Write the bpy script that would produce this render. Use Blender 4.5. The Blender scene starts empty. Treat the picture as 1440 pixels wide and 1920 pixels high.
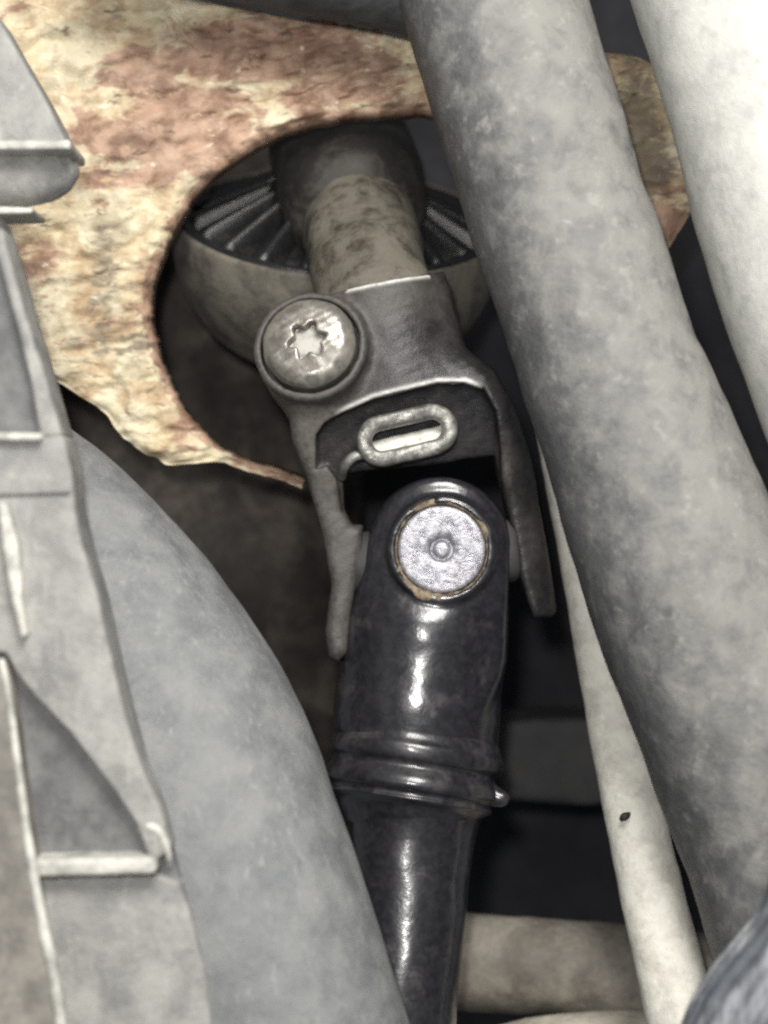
import bpy, bmesh, math, random
import numpy as np
from mathutils import Vector, Matrix, noise

random.seed(7)
sc = bpy.context.scene
COL = sc.collection
D = 400.0            # mm from lens to the reference plane (y = 0)
MM = 0.001

# ------------------------------------------------------------------ camera
cd = bpy.data.cameras.new("camera")
cam = bpy.data.objects.new("camera", cd)
COL.objects.link(cam)
cam.location = (0, -D * MM, 0)
cam.rotation_euler = (math.radians(90), 0, 0)
cd.sensor_fit = 'VERTICAL'
cd.sensor_height = 24.0
cd.lens = 50.0
cd.clip_start = 0.01
cd.clip_end = 10.0
cd.dof.use_dof = True
cd.dof.focus_distance = (D + 2) * MM
cd.dof.aperture_fstop = 6.5
sc.camera = cam
sc.render.resolution_x, sc.render.resolution_y = 768, 1024

# ------------------------------------------------------------------ world and lamps
w = bpy.data.worlds.new("World")
sc.world = w
w.use_nodes = True
bg = w.node_tree.nodes["Background"]
bg.inputs[0].default_value = (0.88, 0.94, 1.0, 1)
bg.inputs[1].default_value = 0.16


def area(name, loc, target, size, power, col):
    l = bpy.data.lights.new(name, 'AREA')
    l.shape = 'DISK'
    l.size = size
    l.energy = power
    l.color = col
    o = bpy.data.objects.new(name, l)
    COL.objects.link(o)
    o.location = loc
    o.rotation_euler = (Vector(target) - Vector(loc)).to_track_quat('-Z', 'Y').to_euler()
    return o


area("work_lamp", (0.07, -0.40, 0.31), (0, 0, 0), 0.22, 3.5, (1.0, 0.975, 0.93))
area("phone_flash", (-0.014, -0.405, 0.03), (0, 0, 0), 0.017, 1.0, (1.0, 0.98, 0.95))

sc.view_settings.view_transform = 'Standard'
sc.view_settings.look = 'None'
sc.view_settings.exposure = 0.15
sc.view_settings.gamma = 1.0
sc.view_settings.use_curve_mapping = False
sc.render.engine = 'CYCLES'
sc.cycles.use_denoising = False
sc.cycles.filter_width = 2.4
sc.cycles.max_bounces = 6
sc.cycles.sample_clamp_indirect = 2.0
sc.cycles.sample_clamp_direct = 8.0


# ------------------------------------------------------------------ coordinates
def P(px, py, d=0.0):
    """photo pixel at d mm behind the reference plane -> millimetres"""
    k = 0.1 * (D + d) / D
    return Vector(((px - 720) * k, d, (960 - py) * k))


def K(d):
    return 0.1 * (D + d) / D


# ------------------------------------------------------------------ object helpers
def link_mesh(name, verts, faces, mat, parent=None, origin=None, smooth=True):
    """verts in mm, world. Parts share their thing's origin; single things get their own."""
    V = np.asarray(verts, dtype=np.float64)
    if parent is not None:
        top = parent
        while top.parent:
            top = top.parent
        org = np.array(top["_org"])
    else:
        org = np.array(origin) if origin is not None else np.array(
            [V[:, 0].mean(), V[:, 1].mean(), V[:, 2].min()])
    me = bpy.data.meshes.new(name)
    VV = ((V - org) * MM)
    me.from_pydata(VV.tolist(), [], faces if isinstance(faces, list) else faces.tolist())
    me.update()
    if smooth:
        me.polygons.foreach_set("use_smooth", [True] * len(me.polygons))
    if mat:
        me.materials.append(mat)
    o = bpy.data.objects.new(name, me)
    COL.objects.link(o)
    if parent is not None:
        o.parent = parent
    else:
        o.location = Vector(org * MM)
        o["_org"] = [float(a) for a in org]
    return o


def thing(name, label, cat, base, group=None):
    o = bpy.data.objects.new(name, None)
    o.empty_display_size = 0.01
    COL.objects.link(o)
    o.location = Vector(base) * MM
    o["_org"] = [float(a) for a in base]
    o["label"] = label
    o["category"] = cat
    if group:
        o["group"] = group
    return o


def tag(o, label, cat, group=None):
    o["label"] = label
    o["category"] = cat
    if group:
        o["group"] = group
    return o


def attr(o, name, vals):
    a = o.data.attributes.new(name, 'FLOAT', 'POINT')
    a.data.foreach_set("value", np.asarray(vals, dtype=np.float32))


def catmull(pts, n):
    """pts: list of tuples, n samples per span"""
    A = np.array(pts, dtype=float)
    A = np.vstack([2 * A[0] - A[1], A, 2 * A[-1] - A[-2]])
    out = []
    for i in range(1, len(A) - 2):
        p0, p1, p2, p3 = A[i - 1], A[i], A[i + 1], A[i + 2]
        for j in range(n):
            t = j / n
            out.append(0.5 * ((2 * p1) + (-p0 + p2) * t + (2 * p0 - 5 * p1 + 4 * p2 - p3) * t * t
                              + (-p0 + 3 * p1 - 3 * p2 + p3) * t ** 3))
    out.append(A[-2])
    return np.array(out)


def tube(ctrl, n=12, seg=64, lump=0.0, lump_scale=0.06, profile=None, seed=0.0, thick_ends=True):
    """ctrl: (px, py, d, r_px). Swept, slightly lumpy round tube; returns verts, faces (mm)."""
    pts = [(*P(a, b, c), r * K(c)) for a, b, c, r in ctrl]
    S = catmull(pts, n)
    C, R = S[:, :3], S[:, 3]
    T = np.gradient(C, axis=0)
    T /= np.linalg.norm(T, axis=1)[:, None]
    ref = np.array([0, -1.0, 0])
    verts, faces = [], []
    m = len(C)
    for i in range(m):
        t = T[i]
        a = ref - t * ref.dot(t)
        a /= np.linalg.norm(a)
        b = np.cross(t, a)
        for j in range(seg):
            th = 2 * math.pi * j / seg
            r = R[i]
            dirv = a * math.cos(th) + b * math.sin(th)
            if profile:
                r *= profile(i / (m - 1), th)
            p = C[i] + dirv * r
            if lump:
                r += lump * (noise.noise(Vector(p * lump_scale) + Vector((seed, 0, 0)))
                             + 0.4 * noise.noise(Vector(p * lump_scale * 3.1) + Vector((seed, 5, 0))))
                p = C[i] + dirv * r
            verts.append(p)
    for i in range(m - 1):
        for j in range(seg):
            a0 = i * seg + j
            a1 = i * seg + (j + 1) % seg
            faces.append((a0, a1, a1 + seg, a0 + seg))
    verts.append(C[0]); c0 = len(verts) - 1
    verts.append(C[-1]); c1 = len(verts) - 1
    for j in range(seg):
        faces.append((c0, (j + 1) % seg, j))
        faces.append((c1, (m - 1) * seg + j, (m - 1) * seg + (j + 1) % seg))
    return verts, faces


def lathe(origin, axis, prof, seg=72, wob=0.0, seed=0.0):
    """prof: list of (t, r) mm along axis"""
    o = np.array(origin, dtype=float)
    n = np.array(axis, dtype=float); n /= np.linalg.norm(n)
    a = np.cross(n, [0, 0, 1.0])
    if np.linalg.norm(a) < 1e-3:
        a = np.cross(n, [1.0, 0, 0])
    a /= np.linalg.norm(a)
    b = np.cross(n, a)
    verts, faces = [], []
    for (t, r) in prof:
        for j in range(seg):
            th = 2 * math.pi * j / seg
            rr = max(r, 1e-4)
            if wob:
                rr += wob * noise.noise(Vector((math.cos(th) * 1.5 + seed, math.sin(th) * 1.5, t * 0.12)))
            verts.append(o + n * t + (a * math.cos(th) + b * math.sin(th)) * rr)
    m = len(prof)
    for i in range(m - 1):
        for j in range(seg):
            a0 = i * seg + j; a1 = i * seg + (j + 1) % seg
            faces.append((a0, a0 + seg, a1 + seg, a1))
    return verts, faces


def rounded(prof, n=4):
    """smooth a lathe profile a little"""
    S = catmull(prof, n)
    return [tuple(x) for x in S]


def prism(poly, d0, d1, bevel=0.5, taper=0.0):
    """closed bevelled slab; poly in photo px placed at depth d0, running straight back to d1 (mm)"""
    bm = bmesh.new()
    fr = [bm.verts.new(P(x, y, d0)) for x, y in poly]
    bk = [bm.verts.new(P(x, y, d0) + Vector((0, d1 - d0, 0))) for x, y in poly]
    n = len(poly)
    bm.faces.new(fr)
    bm.faces.new(bk[::-1])
    for i in range(n):
        j = (i + 1) % n
        bm.faces.new((fr[j], fr[i], bk[i], bk[j]))
    bmesh.ops.recalc_face_normals(bm, faces=bm.faces)
    if bevel:
        bmesh.ops.bevel(bm, geom=list(bm.edges), offset=bevel, segments=3, profile=0.6, affect='EDGES')
    bmesh.ops.triangulate(bm, faces=[f for f in bm.faces if len(f.verts) > 4])
    v = [tuple(x.co) for x in bm.verts]
    bm.verts.index_update()
    f = [tuple(x.index for x in q.verts) for q in bm.faces]
    bm.free()
    return v, f


def autosmooth(o, ang=35):
    o.data.set_sharp_from_angle(angle=math.radians(ang))


# ------------------------------------------------------------------ signed-distance modelling (px, y down, depth px)
def surface_nets(fn, lo, hi, step):
    ax = [np.arange(lo[i], hi[i] + step, step, dtype=np.float32) for i in range(3)]
    X, Y, Z = ax[0][:, None, None], ax[1][None, :, None], ax[2][None, None, :]
    V = fn(X, Y, Z)
    V = np.broadcast_to(V, (len(ax[0]), len(ax[1]), len(ax[2]))).astype(np.float32)
    ins = V < 0
    c = np.zeros(tuple(s - 1 for s in V.shape), dtype=np.int8)
    offs = [(i, j, k) for i in (0, 1) for j in (0, 1) for k in (0, 1)]
    sh = c.shape
    for i, j, k in offs:
        c += ins[i:i + sh[0], j:j + sh[1], k:k + sh[2]]
    act = (c > 0) & (c < 8)
    I = np.argwhere(act)
    idx = -np.ones(sh, dtype=np.int64)
    idx[act] = np.arange(len(I))
    acc = np.zeros((len(I), 3)); cnt = np.zeros(len(I))
    for a in offs:
        for axis in range(3):
            if a[axis]:
                continue
            b = list(a); b[axis] = 1
            va = V[I[:, 0] + a[0], I[:, 1] + a[1], I[:, 2] + a[2]]
            vb = V[I[:, 0] + b[0], I[:, 1] + b[1], I[:, 2] + b[2]]
            m = (va < 0) != (vb < 0)
            t = np.where(m, va / np.where(m, va - vb, 1), 0)
            p = np.array(a, dtype=float)[None, :].repeat(len(I), 0)
            p[:, axis] += t
            acc[m] += p[m]; cnt[m] += 1
    pos = I + acc / cnt[:, None]
    pos = np.array(lo)[None, :] + pos * step
    quads = []
    for axis in range(3):
        o1, o2 = (axis + 1) % 3, (axis + 2) % 3
        sl0 = [slice(None)] * 3; sl1 = [slice(None)] * 3
        sl0[axis] = slice(0, -1); sl1[axis] = slice(1, None)
        A, B = ins[tuple(sl0)], ins[tuple(sl1)]
        E = np.argwhere(A != B)
        ok = (E[:, o1] > 0) & (E[:, o2] > 0) & (E[:, o1] < V.shape[o1] - 1) & (E[:, o2] < V.shape[o2] - 1)
        E = E[ok]
        flip = A[E[:, 0], E[:, 1], E[:, 2]]

        def cell(s1, s2):
            e = E.copy(); e[:, o1] -= s1; e[:, o2] -= s2
            return idx[e[:, 0], e[:, 1], e[:, 2]]
        q = np.stack([cell(1, 1), cell(0, 1), cell(0, 0), cell(1, 0)], 1)
        q[~flip] = q[~flip][:, ::-1]
        quads.append(q)
    Q = np.vstack(quads)
    # px -> mm (orthographic, true proportions). y flips handedness and so does the axis swap.
    M = np.stack([(pos[:, 0] - 720) * 0.1, pos[:, 2] * 0.1, (960 - pos[:, 1]) * 0.1], 1)
    return M, Q


def poly_sd(poly):
    A = np.array(poly, dtype=np.float32)

    def f(X, Y):
        X2, Y2 = np.broadcast_arrays(X, Y)
        d = np.full(X2.shape, 1e9, dtype=np.float32)
        s = np.ones(X2.shape, dtype=np.float32)
        n = len(A)
        for i in range(n):
            a, b = A[i], A[i - 1]
            ex, ey = b[0] - a[0], b[1] - a[1]
            wx, wy = X2 - a[0], Y2 - a[1]
            t = np.clip((wx * ex + wy * ey) / (ex * ex + ey * ey), 0, 1)
            bx, by = wx - ex * t, wy - ey * t
            d = np.minimum(d, bx * bx + by * by)
            c1 = Y2 >= a[1]; c2 = Y2 < b[1]; c3 = ex * wy > ey * wx
            m = (c1 & c2 & c3) | (~c1 & ~c2 & ~c3)
            s = np.where(m, -s, s)
        return s * np.sqrt(d)
    return f


def smin(a, b, k):
    h = np.clip(0.5 + 0.5 * (b - a) / k, 0, 1)
    return b + (a - b) * h - k * h * (1 - h)


def smax(a, b, k):
    return -smin(-a, -b, k)


def sd_line(X, Y, Z, a, b, ra, rb):
    """round cone-ish capsule with interpolated radius"""
    a = np.array(a, float); b = np.array(b, float)
    e = b - a
    t = np.clip(((X - a[0]) * e[0] + (Y - a[1]) * e[1] + (Z - a[2]) * e[2]) / e.dot(e), 0, 1)
    return np.sqrt((X - a[0] - e[0] * t) ** 2 + (Y - a[1] - e[1] * t) ** 2 + (Z - a[2] - e[2] * t) ** 2) - (ra + (rb - ra) * t)


def cyl_coords(X, Y, Z, c, ax):
    ax = np.array(ax, float); ax /= np.linalg.norm(ax)
    u = np.cross(ax, [0, 1.0, 0]); u /= np.linalg.norm(u)
    v = np.cross(u, ax)
    x, y, z = X - c[0], Y - c[1], Z - c[2]
    return (x * u[0] + y * u[1] + z * u[2], x * v[0] + y * v[1] + z * v[2], x * ax[0] + y * ax[1] + z * ax[2])


def sd_cyl(X, Y, Z, c, ax, r, h0, h1, rnd=4):
    a, b, t = cyl_coords(X, Y, Z, c, ax)
    dr = np.sqrt(a * a + b * b) - r + rnd
    dh = np.abs(t - (h0 + h1) / 2) - (h1 - h0) / 2 + rnd
    return np.minimum(np.maximum(dr, dh), 0) + np.sqrt(np.maximum(dr, 0) ** 2 + np.maximum(dh, 0) ** 2) - rnd


def rough_px(X, Y, Z, amp=1.0, f=0.05, s=0.0):
    """cheap forged-metal unevenness"""
    return amp * (np.sin(X * f + 1.3 + s) * np.sin(Y * f * 1.3 + 0.4) * np.sin(Z * f * 0.9 + 2.0)
                  + 0.6 * np.sin(X * f * 2.3 + Y * f * 1.1 + s) * np.sin(Y * f * 2.7 - Z * f * 1.9))


# ------------------------------------------------------------------ materials
class NT:
    def __init__(self, name):
        self.m = bpy.data.materials.new(name)
        self.m.use_nodes = True
        self.t = self.m.node_tree
        self.b = self.t.nodes["Principled BSDF"]
        tc = self.t.nodes.new("ShaderNodeTexCoord")
        self.co = self.vmul(tc.outputs["Object"], (1000, 1000, 1000))

    def link(self, a, b):
        self.t.links.new(a, b)

    def val(self, sock, v):
        if isinstance(v, bpy.types.NodeSocket):
            self.link(v, sock)
        else:
            sock.default_value = v

    def vmul(self, v, s, rot=(0, 0, 0)):
        n = self.t.nodes.new("ShaderNodeMapping")
        self.link(v, n.inputs[0])
        n.inputs["Scale"].default_value = s
        n.inputs["Rotation"].default_value = rot
        return n.outputs[0]

    def noise(self, scale, detail=6, rough=0.6, dist=0.0, co=None, w=None):
        n = self.t.nodes.new("ShaderNodeTexNoise")
        self.link(co or self.co, n.inputs["Vector"])
        n.inputs["Scale"].default_value = scale
        n.inputs["Detail"].default_value = detail
        n.inputs["Roughness"].default_value = rough
        n.inputs["Distortion"].default_value = dist
        return n.outputs["Fac"]

    def voro(self, scale, co=None, feat='F1'):
        n = self.t.nodes.new("ShaderNodeTexVoronoi")
        n.feature = feat
        self.link(co or self.co, n.inputs["Vector"])
        n.inputs["Scale"].default_value = scale
        return n.outputs["Distance"]

    def ramp(self, f, a, b, lo=0.0, hi=1.0):
        n = self.t.nodes.new("ShaderNodeMapRange")
        n.interpolation_type = 'SMOOTHSTEP'
        self.link(f, n.inputs[0])
        n.inputs[1].default_value = a; n.inputs[2].default_value = b
        n.inputs[3].default_value = lo; n.inputs[4].default_value = hi
        return n.outputs[0]

    def math(self, op, a, b=0.0):
        n = self.t.nodes.new("ShaderNodeMath"); n.operation = op
        n.use_clamp = False
        self.val(n.inputs[0], a); self.val(n.inputs[1], b)
        return n.outputs[0]

    def mix(self, f, a, b):
        n = self.t.nodes.new("ShaderNodeMix"); n.data_type = 'RGBA'
        self.val(n.inputs[0], f)
        for s, v in ((n.inputs[6], a), (n.inputs[7], b)):
            if isinstance(v, bpy.types.NodeSocket):
                self.link(v, s)
            else:
                s.default_value = (*v, 1)
        return n.outputs[2]

    def attr(self, name):
        n = self.t.nodes.new("ShaderNodeAttribute"); n.attribute_name = name
        return n.outputs["Fac"]

    def pointy(self):
        return self.t.nodes.new("ShaderNodeNewGeometry").outputs["Pointiness"]

    def bump(self, h, strength=0.5, dist=0.0004, prev=None):
        n = self.t.nodes.new("ShaderNodeBump")
        n.inputs["Strength"].default_value = strength
        n.inputs["Distance"].default_value = dist
        self.link(h, n.inputs["Height"])
        if prev:
            self.link(prev, n.inputs["Normal"])
        return n.outputs[0]

    def done(self, col, rough, normal=None, metal=0.0, spec=0.5):
        self.val(self.b.inputs["Base Color"], col if isinstance(col, bpy.types.NodeSocket) else (*col, 1))
        self.val(self.b.inputs["Roughness"], rough)
        self.val(self.b.inputs["Metallic"], metal)
        self.b.inputs["Specular IOR Level"].default_value = spec
        if normal:
            self.link(normal, self.b.inputs["Normal"])
        return self.m


def dusty(name, base, dust, lo=0.42, hi=0.62, scale=0.18, fine=1.1, rough=0.55, rough_d=0.85, bump=0.3,
          stretch=None, rot=(0, 0, 0), base2=None, speck=0.0, speck_col=(0.6, 0.57, 0.48), metal=0.0, spec=0.5, lit_side_attr=False, scratch=0.0, srot=20):
    n = NT(name)
    co = n.vmul(n.co, stretch, rot) if stretch else n.co
    big = n.noise(scale, 8, 0.62, 0.3, co)
    fin = n.noise(fine, 6, 0.7, 0.2, co)
    m = n.math('ADD', n.math('MULTIPLY', big, 0.80), n.math('MULTIPLY', fin, 0.20))
    if lit_side_attr:
        m = n.math('ADD', m, n.math('MULTIPLY', n.attr('dust'), 0.20))  # painted lit side added to the dust mask
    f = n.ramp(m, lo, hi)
    c0 = n.mix(n.ramp(n.noise(scale * 2.7, 5, 0.6), 0.35, 0.65), base, base2 or tuple(x * 0.65 for x in base))
    c = n.mix(f, c0, dust)
    if speck:
        v = n.ramp(n.noise(fine * 0.5, 5, 0.6, 0.25), 0.56, 0.74, 0, 0.75 * speck)
        c = n.mix(v, c, speck_col)
    if scratch:
        sc_ = n.noise(0.9, 4, 0.6, 0.4, n.vmul(n.co, (1, 1, 0.10), (0, math.radians(srot), 0)))
        c = n.mix(n.ramp(sc_, 0.58, 0.70, 0, scratch), c, speck_col)
    r = n.ramp(f, 0, 1, rough, rough_d)
    nb = n.bump(fin, bump, 0.0005)
    nb = n.bump(n.noise(fine * 4.5, 3, 0.6), bump * 0.6, 0.0002, nb)
    return n.done(c, r, nb, metal, spec)


M = {}
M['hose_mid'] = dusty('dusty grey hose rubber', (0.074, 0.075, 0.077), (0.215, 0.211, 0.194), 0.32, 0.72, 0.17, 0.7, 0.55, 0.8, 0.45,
                      speck=0.5, speck_col=(0.36, 0.352, 0.32), base2=(0.098, 0.099, 0.101), lit_side_attr=True, scratch=0.08, srot=60)
M['hose_left'] = dusty('dusty blue grey hose rubber', (0.120, 0.125, 0.128), (0.215, 0.217, 0.212), 0.34, 0.68, 0.14, 1.3, 0.55, 0.8, 0.5,
                       base2=(0.138, 0.144, 0.15), speck=0.25, speck_col=(0.32, 0.318, 0.30), scratch=0.4, srot=-30)
M['hose_white'] = dusty('pale coolant hose', (0.40, 0.402, 0.378), (0.58, 0.578, 0.53), 0.34, 0.66, 0.13, 0.8, 0.6, 0.8, 0.35,
                        base2=(0.52, 0.52, 0.485), speck=0.4, speck_col=(0.70, 0.70, 0.66), scratch=0.2, srot=20)
M['rod'] = dusty('pale dusty pipe', (0.44, 0.42, 0.37), (0.64, 0.625, 0.555), 0.36, 0.62, 0.2, 0.9, 0.55, 0.8, 0.3,
                 base2=(0.52, 0.495, 0.44), speck=0.7, speck_col=(0.76, 0.745, 0.68))
M['hose_dark'] = dusty('dark slate hose', (0.03, 0.032, 0.034), (0.058, 0.06, 0.06), 0.4, 0.65, 0.1, 0.9, 0.6, 0.8, 0.2)
M['conduit'] = dusty('ribbed grey conduit plastic', (0.10, 0.11, 0.125), (0.36, 0.37, 0.385), 0.42, 0.62, 0.10, 0.9, 0.45, 0.7, 0.25,
                     stretch=(1, 1, 0.25), rot=(0, math.radians(-40), 0))
M['bracket'] = dusty('dusty grey bracket plastic', (0.165, 0.165, 0.16), (0.32, 0.315, 0.29), 0.36, 0.66, 0.12, 0.8, 0.5, 0.8, 0.5,
                     base2=(0.17, 0.168, 0.16), scratch=0.3, srot=-15, speck=0.4, speck_col=(0.42, 0.41, 0.37))
M['bracket_dark'] = dusty('charcoal bracket plastic', (0.10, 0.101, 0.102), (0.18, 0.18, 0.172), 0.42, 0.70, 0.10, 0.8, 0.55, 0.8, 0.3)
M['bracket_lit_edge'] = dusty('pale bracket edge with painted light', (0.30, 0.295, 0.27), (0.58, 0.565, 0.51), 0.36, 0.62, 0.16, 0.9, 0.5, 0.75, 0.3)  # light on the ledges and shining corner painted in as paler plastic
M['bracket_tan'] = dusty('tan dusted rail plastic', (0.15, 0.138, 0.12), (0.27, 0.252, 0.22), 0.38, 0.66, 0.08, 0.8, 0.55, 0.82, 0.3)
M['rubber'] = dusty('black boot rubber', (0.012, 0.012, 0.013), (0.05, 0.048, 0.044), 0.50, 0.80, 0.2, 1.2, 0.34, 0.7, 0.25)
M['cup'] = dusty('dust coated cup', (0.062, 0.055, 0.044), (0.15, 0.137, 0.11), 0.36, 0.62, 0.11, 0.9, 0.7, 0.9, 0.3)
M['shaft_dust'] = dusty('dusty brown shaft steel', (0.032, 0.028, 0.022), (0.118, 0.107, 0.085), 0.36, 0.60, 0.20, 0.7, 0.45, 0.85, 0.5,
                        base2=(0.075, 0.062, 0.044))
M['neck'] = dusty('dusty dark neck rubber', (0.015, 0.013, 0.011), (0.055, 0.047, 0.038), 0.44, 0.70, 0.14, 0.8, 0.55, 0.85, 0.3)
M['beam'] = dusty('brown dusty crossmember', (0.13, 0.115, 0.094), (0.28, 0.255, 0.215), 0.38, 0.70, 0.07, 0.7, 0.7, 0.9, 0.3)
M['beam_pale'] = dusty('pale dusty crossmember', (0.30, 0.27, 0.22), (0.45, 0.42, 0.35), 0.4, 0.66, 0.09, 0.7, 0.7, 0.9, 0.3)
M['dark_panel'] = dusty('dark bulkhead', (0.015, 0.0155, 0.019), (0.028, 0.028, 0.030), 0.42, 0.72, 0.04, 0.5, 0.7, 0.85, 0.3, spec=0.15)
M['brown_panel'] = dusty('brown black panel', (0.030, 0.025, 0.022), (0.095, 0.080, 0.066), 0.44, 0.70, 0.07, 0.6, 0.7, 0.9, 0.4, spec=0.2)
M['dark_block'] = dusty('dark mounting', (0.026, 0.0255, 0.027), (0.050, 0.048, 0.047), 0.42, 0.70, 0.08, 0.6, 0.7, 0.85, 0.3)


def yoke_material():
    n = NT('worn black yoke paint with dust')
    big = n.noise(0.10, 8, 0.6, 0.3)
    fin = n.noise(0.9, 7, 0.7, 0.2)
    m = n.math('ADD', n.math('MULTIPLY', big, 0.6), n.math('MULTIPLY', fin, 0.4))
    dust = n.math('ADD', n.ramp(m, 0.46, 0.70, 0, 0.15), n.math('MULTIPLY', n.attr('dust'), n.ramp(fin, 0.25, 0.60, 0.45, 1.0)))
    dust = n.math('MINIMUM', dust, 1.0)
    c = n.mix(n.ramp(n.noise(0.35, 5), 0.35, 0.65), (0.014, 0.0135, 0.0148), (0.026, 0.0245, 0.025))
    c = n.mix(dust, c, (0.130, 0.117, 0.102))
    wear_glint = n.math('MULTIPLY', n.attr('wear_glint'), n.ramp(n.noise(0.6, 5), 0.22, 0.40))
    c = n.mix(wear_glint, c, (0.80, 0.79, 0.75))  # chipped edges and the painted arch glint share this pale colour
    r = n.ramp(dust, 0, 1, 0.36, 0.8)
    nb = n.bump(fin, 0.32, 0.0005)
    nb = n.bump(n.noise(3.0, 4), 0.2, 0.0002, nb)
    return n.done(c, r, nb, n.math('MULTIPLY', wear_glint, 0.35), 0.35)


def gloss_material(name='glossy black shaft paint', glo=0.52, ghi=0.74, r0=0.30, r1=0.46):
    n = NT(name)
    fin = n.noise(0.55, 6, 0.62, 0.4)
    grime = n.ramp(n.noise(0.16, 8, 0.65, 0.3), glo, ghi)
    c = n.mix(n.ramp(fin, 0.35, 0.65), (0.011, 0.0106, 0.013), (0.019, 0.018, 0.0215))
    c = n.mix(n.math('MULTIPLY', grime, 0.6), c, (0.055, 0.050, 0.050))
    r = n.ramp(n.math('ADD', n.math('MULTIPLY', fin, 0.6), n.math('MULTIPLY', grime, 0.4)), 0.25, 0.7, r0, r1)
    nb = n.bump(n.noise(0.34, 5, 0.55, 0.3), 0.18, 0.0006)
    n.b.inputs["Coat Weight"].default_value = 0.55
    n.b.inputs["Coat Roughness"].default_value = 0.17
    n.link(nb, n.b.inputs["Coat Normal"])
    return n.done(c, r, nb, 0.0, 0.4)


def steel_material(name, c0, c1, rust, lo, hi, r0=0.28, r1=0.55, scale=0.5, bump=0.35, met0=0.85):
    n = NT(name)
    f = n.noise(scale, 6, 0.65, 0.6)
    g = n.ramp(n.noise(scale * 0.55, 7, 0.65, 0.2), lo, hi)
    c = n.mix(n.ramp(f, 0.35, 0.68), c0, c1)
    c = n.mix(g, c, rust)
    r = n.ramp(f, 0.3, 0.7, r0, r1)
    nb = n.bump(f, bump, 0.0004)
    met = n.ramp(g, 0, 1, met0, 0.05)
    return n.done(c, r, nb, met, 0.5)


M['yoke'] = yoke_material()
M['gloss'] = gloss_material()
M['gloss_dirty'] = gloss_material('grimy black collar paint', 0.45, 0.70, 0.34, 0.55)
M['cap'] = steel_material('scuffed bare bearing steel', (0.27, 0.265, 0.29), (0.46, 0.455, 0.485), (0.15, 0.13, 0.11), 0.57, 0.70, 0.25, 0.5, 0.55, 0.9, 0.6)
M['bolt'] = steel_material('dulled zinc bolt', (0.19, 0.175, 0.155), (0.31, 0.295, 0.265), (0.165, 0.15, 0.13), 0.42, 0.66, 0.20, 0.42, 0.35, 0.25, 0.6)
M['slot'] = steel_material('rubbed slot steel', (0.16, 0.156, 0.142), (0.36, 0.352, 0.32), (0.07, 0.067, 0.06), 0.42, 0.62, 0.28, 0.5, 0.35, 0.5, 0.6)
M['socket'] = dusty('dull socket steel', (0.20, 0.19, 0.17), (0.40, 0.385, 0.35), 0.34, 0.56, 0.25, 0.8, 0.5, 0.7, 0.3)
M['lit_steel'] = dusty('pale steel with painted light', (0.30, 0.29, 0.26), (0.66, 0.65, 0.59), 0.34, 0.56, 0.2, 0.8, 0.3, 0.5, 0.3)  # slot floor: light on its lower wall painted in as a pale colour
M['grime'] = dusty('rusty grease', (0.085, 0.055, 0.035), (0.26, 0.205, 0.135), 0.38, 0.60, 0.4, 1.6, 0.4, 0.75, 0.6)
M['dark_hole'] = dusty('black dirt', (0.012, 0.011, 0.011), (0.03, 0.028, 0.025), 0.4, 0.7, 0.4, 1.5, 0.6, 0.8, 0.3)


def rust_material():
    n = NT('flaking rusted plate')
    st = n.vmul(n.co, (0.50, 1.0, 1.2), (0, math.radians(-24), 0))
    fl = n.noise(0.13, 9, 0.60, 0.5, st)
    fi = n.noise(0.50, 6, 0.60, 0.4, st)
    sp = n.noise(0.38, 5, 0.6, 0.3, st)
    lg = n.noise(0.075, 7, 0.62, 0.5)
    l2 = n.noise(0.16, 7, 0.62, 0.3, n.vmul(n.co, (1.0, 1.0, 1.0), (0.7, 0.3, 1.1)))
    red = n.math('ADD', n.attr('rust'), n.math('MULTIPLY', n.math('SUBTRACT', fl, 0.5), 3.0))
    red = n.math('ADD', red, n.math('MULTIPLY', n.math('SUBTRACT', fi, 0.5), 0.9))
    red = n.ramp(red, 0.26, 0.58)
    cream = n.mix(n.ramp(l2, 0.40, 0.58), (0.385, 0.275, 0.165), (0.55, 0.46, 0.305))
    cream = n.mix(n.ramp(lg, 0.46, 0.58, 0, 0.85), cream, n.mix(n.ramp(l2, 0.42, 0.56), (0.42, 0.375, 0.265), (0.60, 0.545, 0.40)))
    cream = n.mix(n.ramp(fi, 0.46, 0.66, 0, 0.45), cream, (0.68, 0.59, 0.39))
    c = n.mix(n.math('MULTIPLY', red, 0.88), cream, n.mix(n.ramp(l2, 0.36, 0.64), (0.175, 0.092, 0.064), (0.39, 0.245, 0.175)))
    c = n.mix(n.ramp(sp, 0.63, 0.74, 0, 0.8), c, (0.80, 0.73, 0.56))
    grey = n.ramp(n.math('ADD', n.attr('grime'), n.math('MULTIPLY', n.math('SUBTRACT', fi, 0.5), 1.8)), 0.35, 0.80)
    c = n.mix(n.math('MULTIPLY', grey, 0.85), c, (0.14, 0.112, 0.082))
    pit = n.ramp(n.noise(0.34, 6, 0.6, 0.4, st), 0.30, 0.40, 1, 0)
    c = n.mix(n.math('MULTIPLY', pit, 0.8), c, (0.07, 0.04, 0.025))
    h = n.math('ADD', fl, n.math('ADD', n.math('MULTIPLY', fi, 0.5), n.math('MULTIPLY', l2, 0.8)))
    nb = n.bump(h, 0.36, 0.0020)
    r = n.ramp(fi, 0.3, 0.7, 0.8, 0.45)
    return n.done(c, r, nb, 0.0, 0.4)


M['rust'] = rust_material()

# ================================================================== SETTING
def sheet(name, poly_px, d, mat, sub=1):
    pts = [P(x, y, d) for x, y in poly_px]
    return prism(poly_px, d, d + 6, 0.8)


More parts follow.
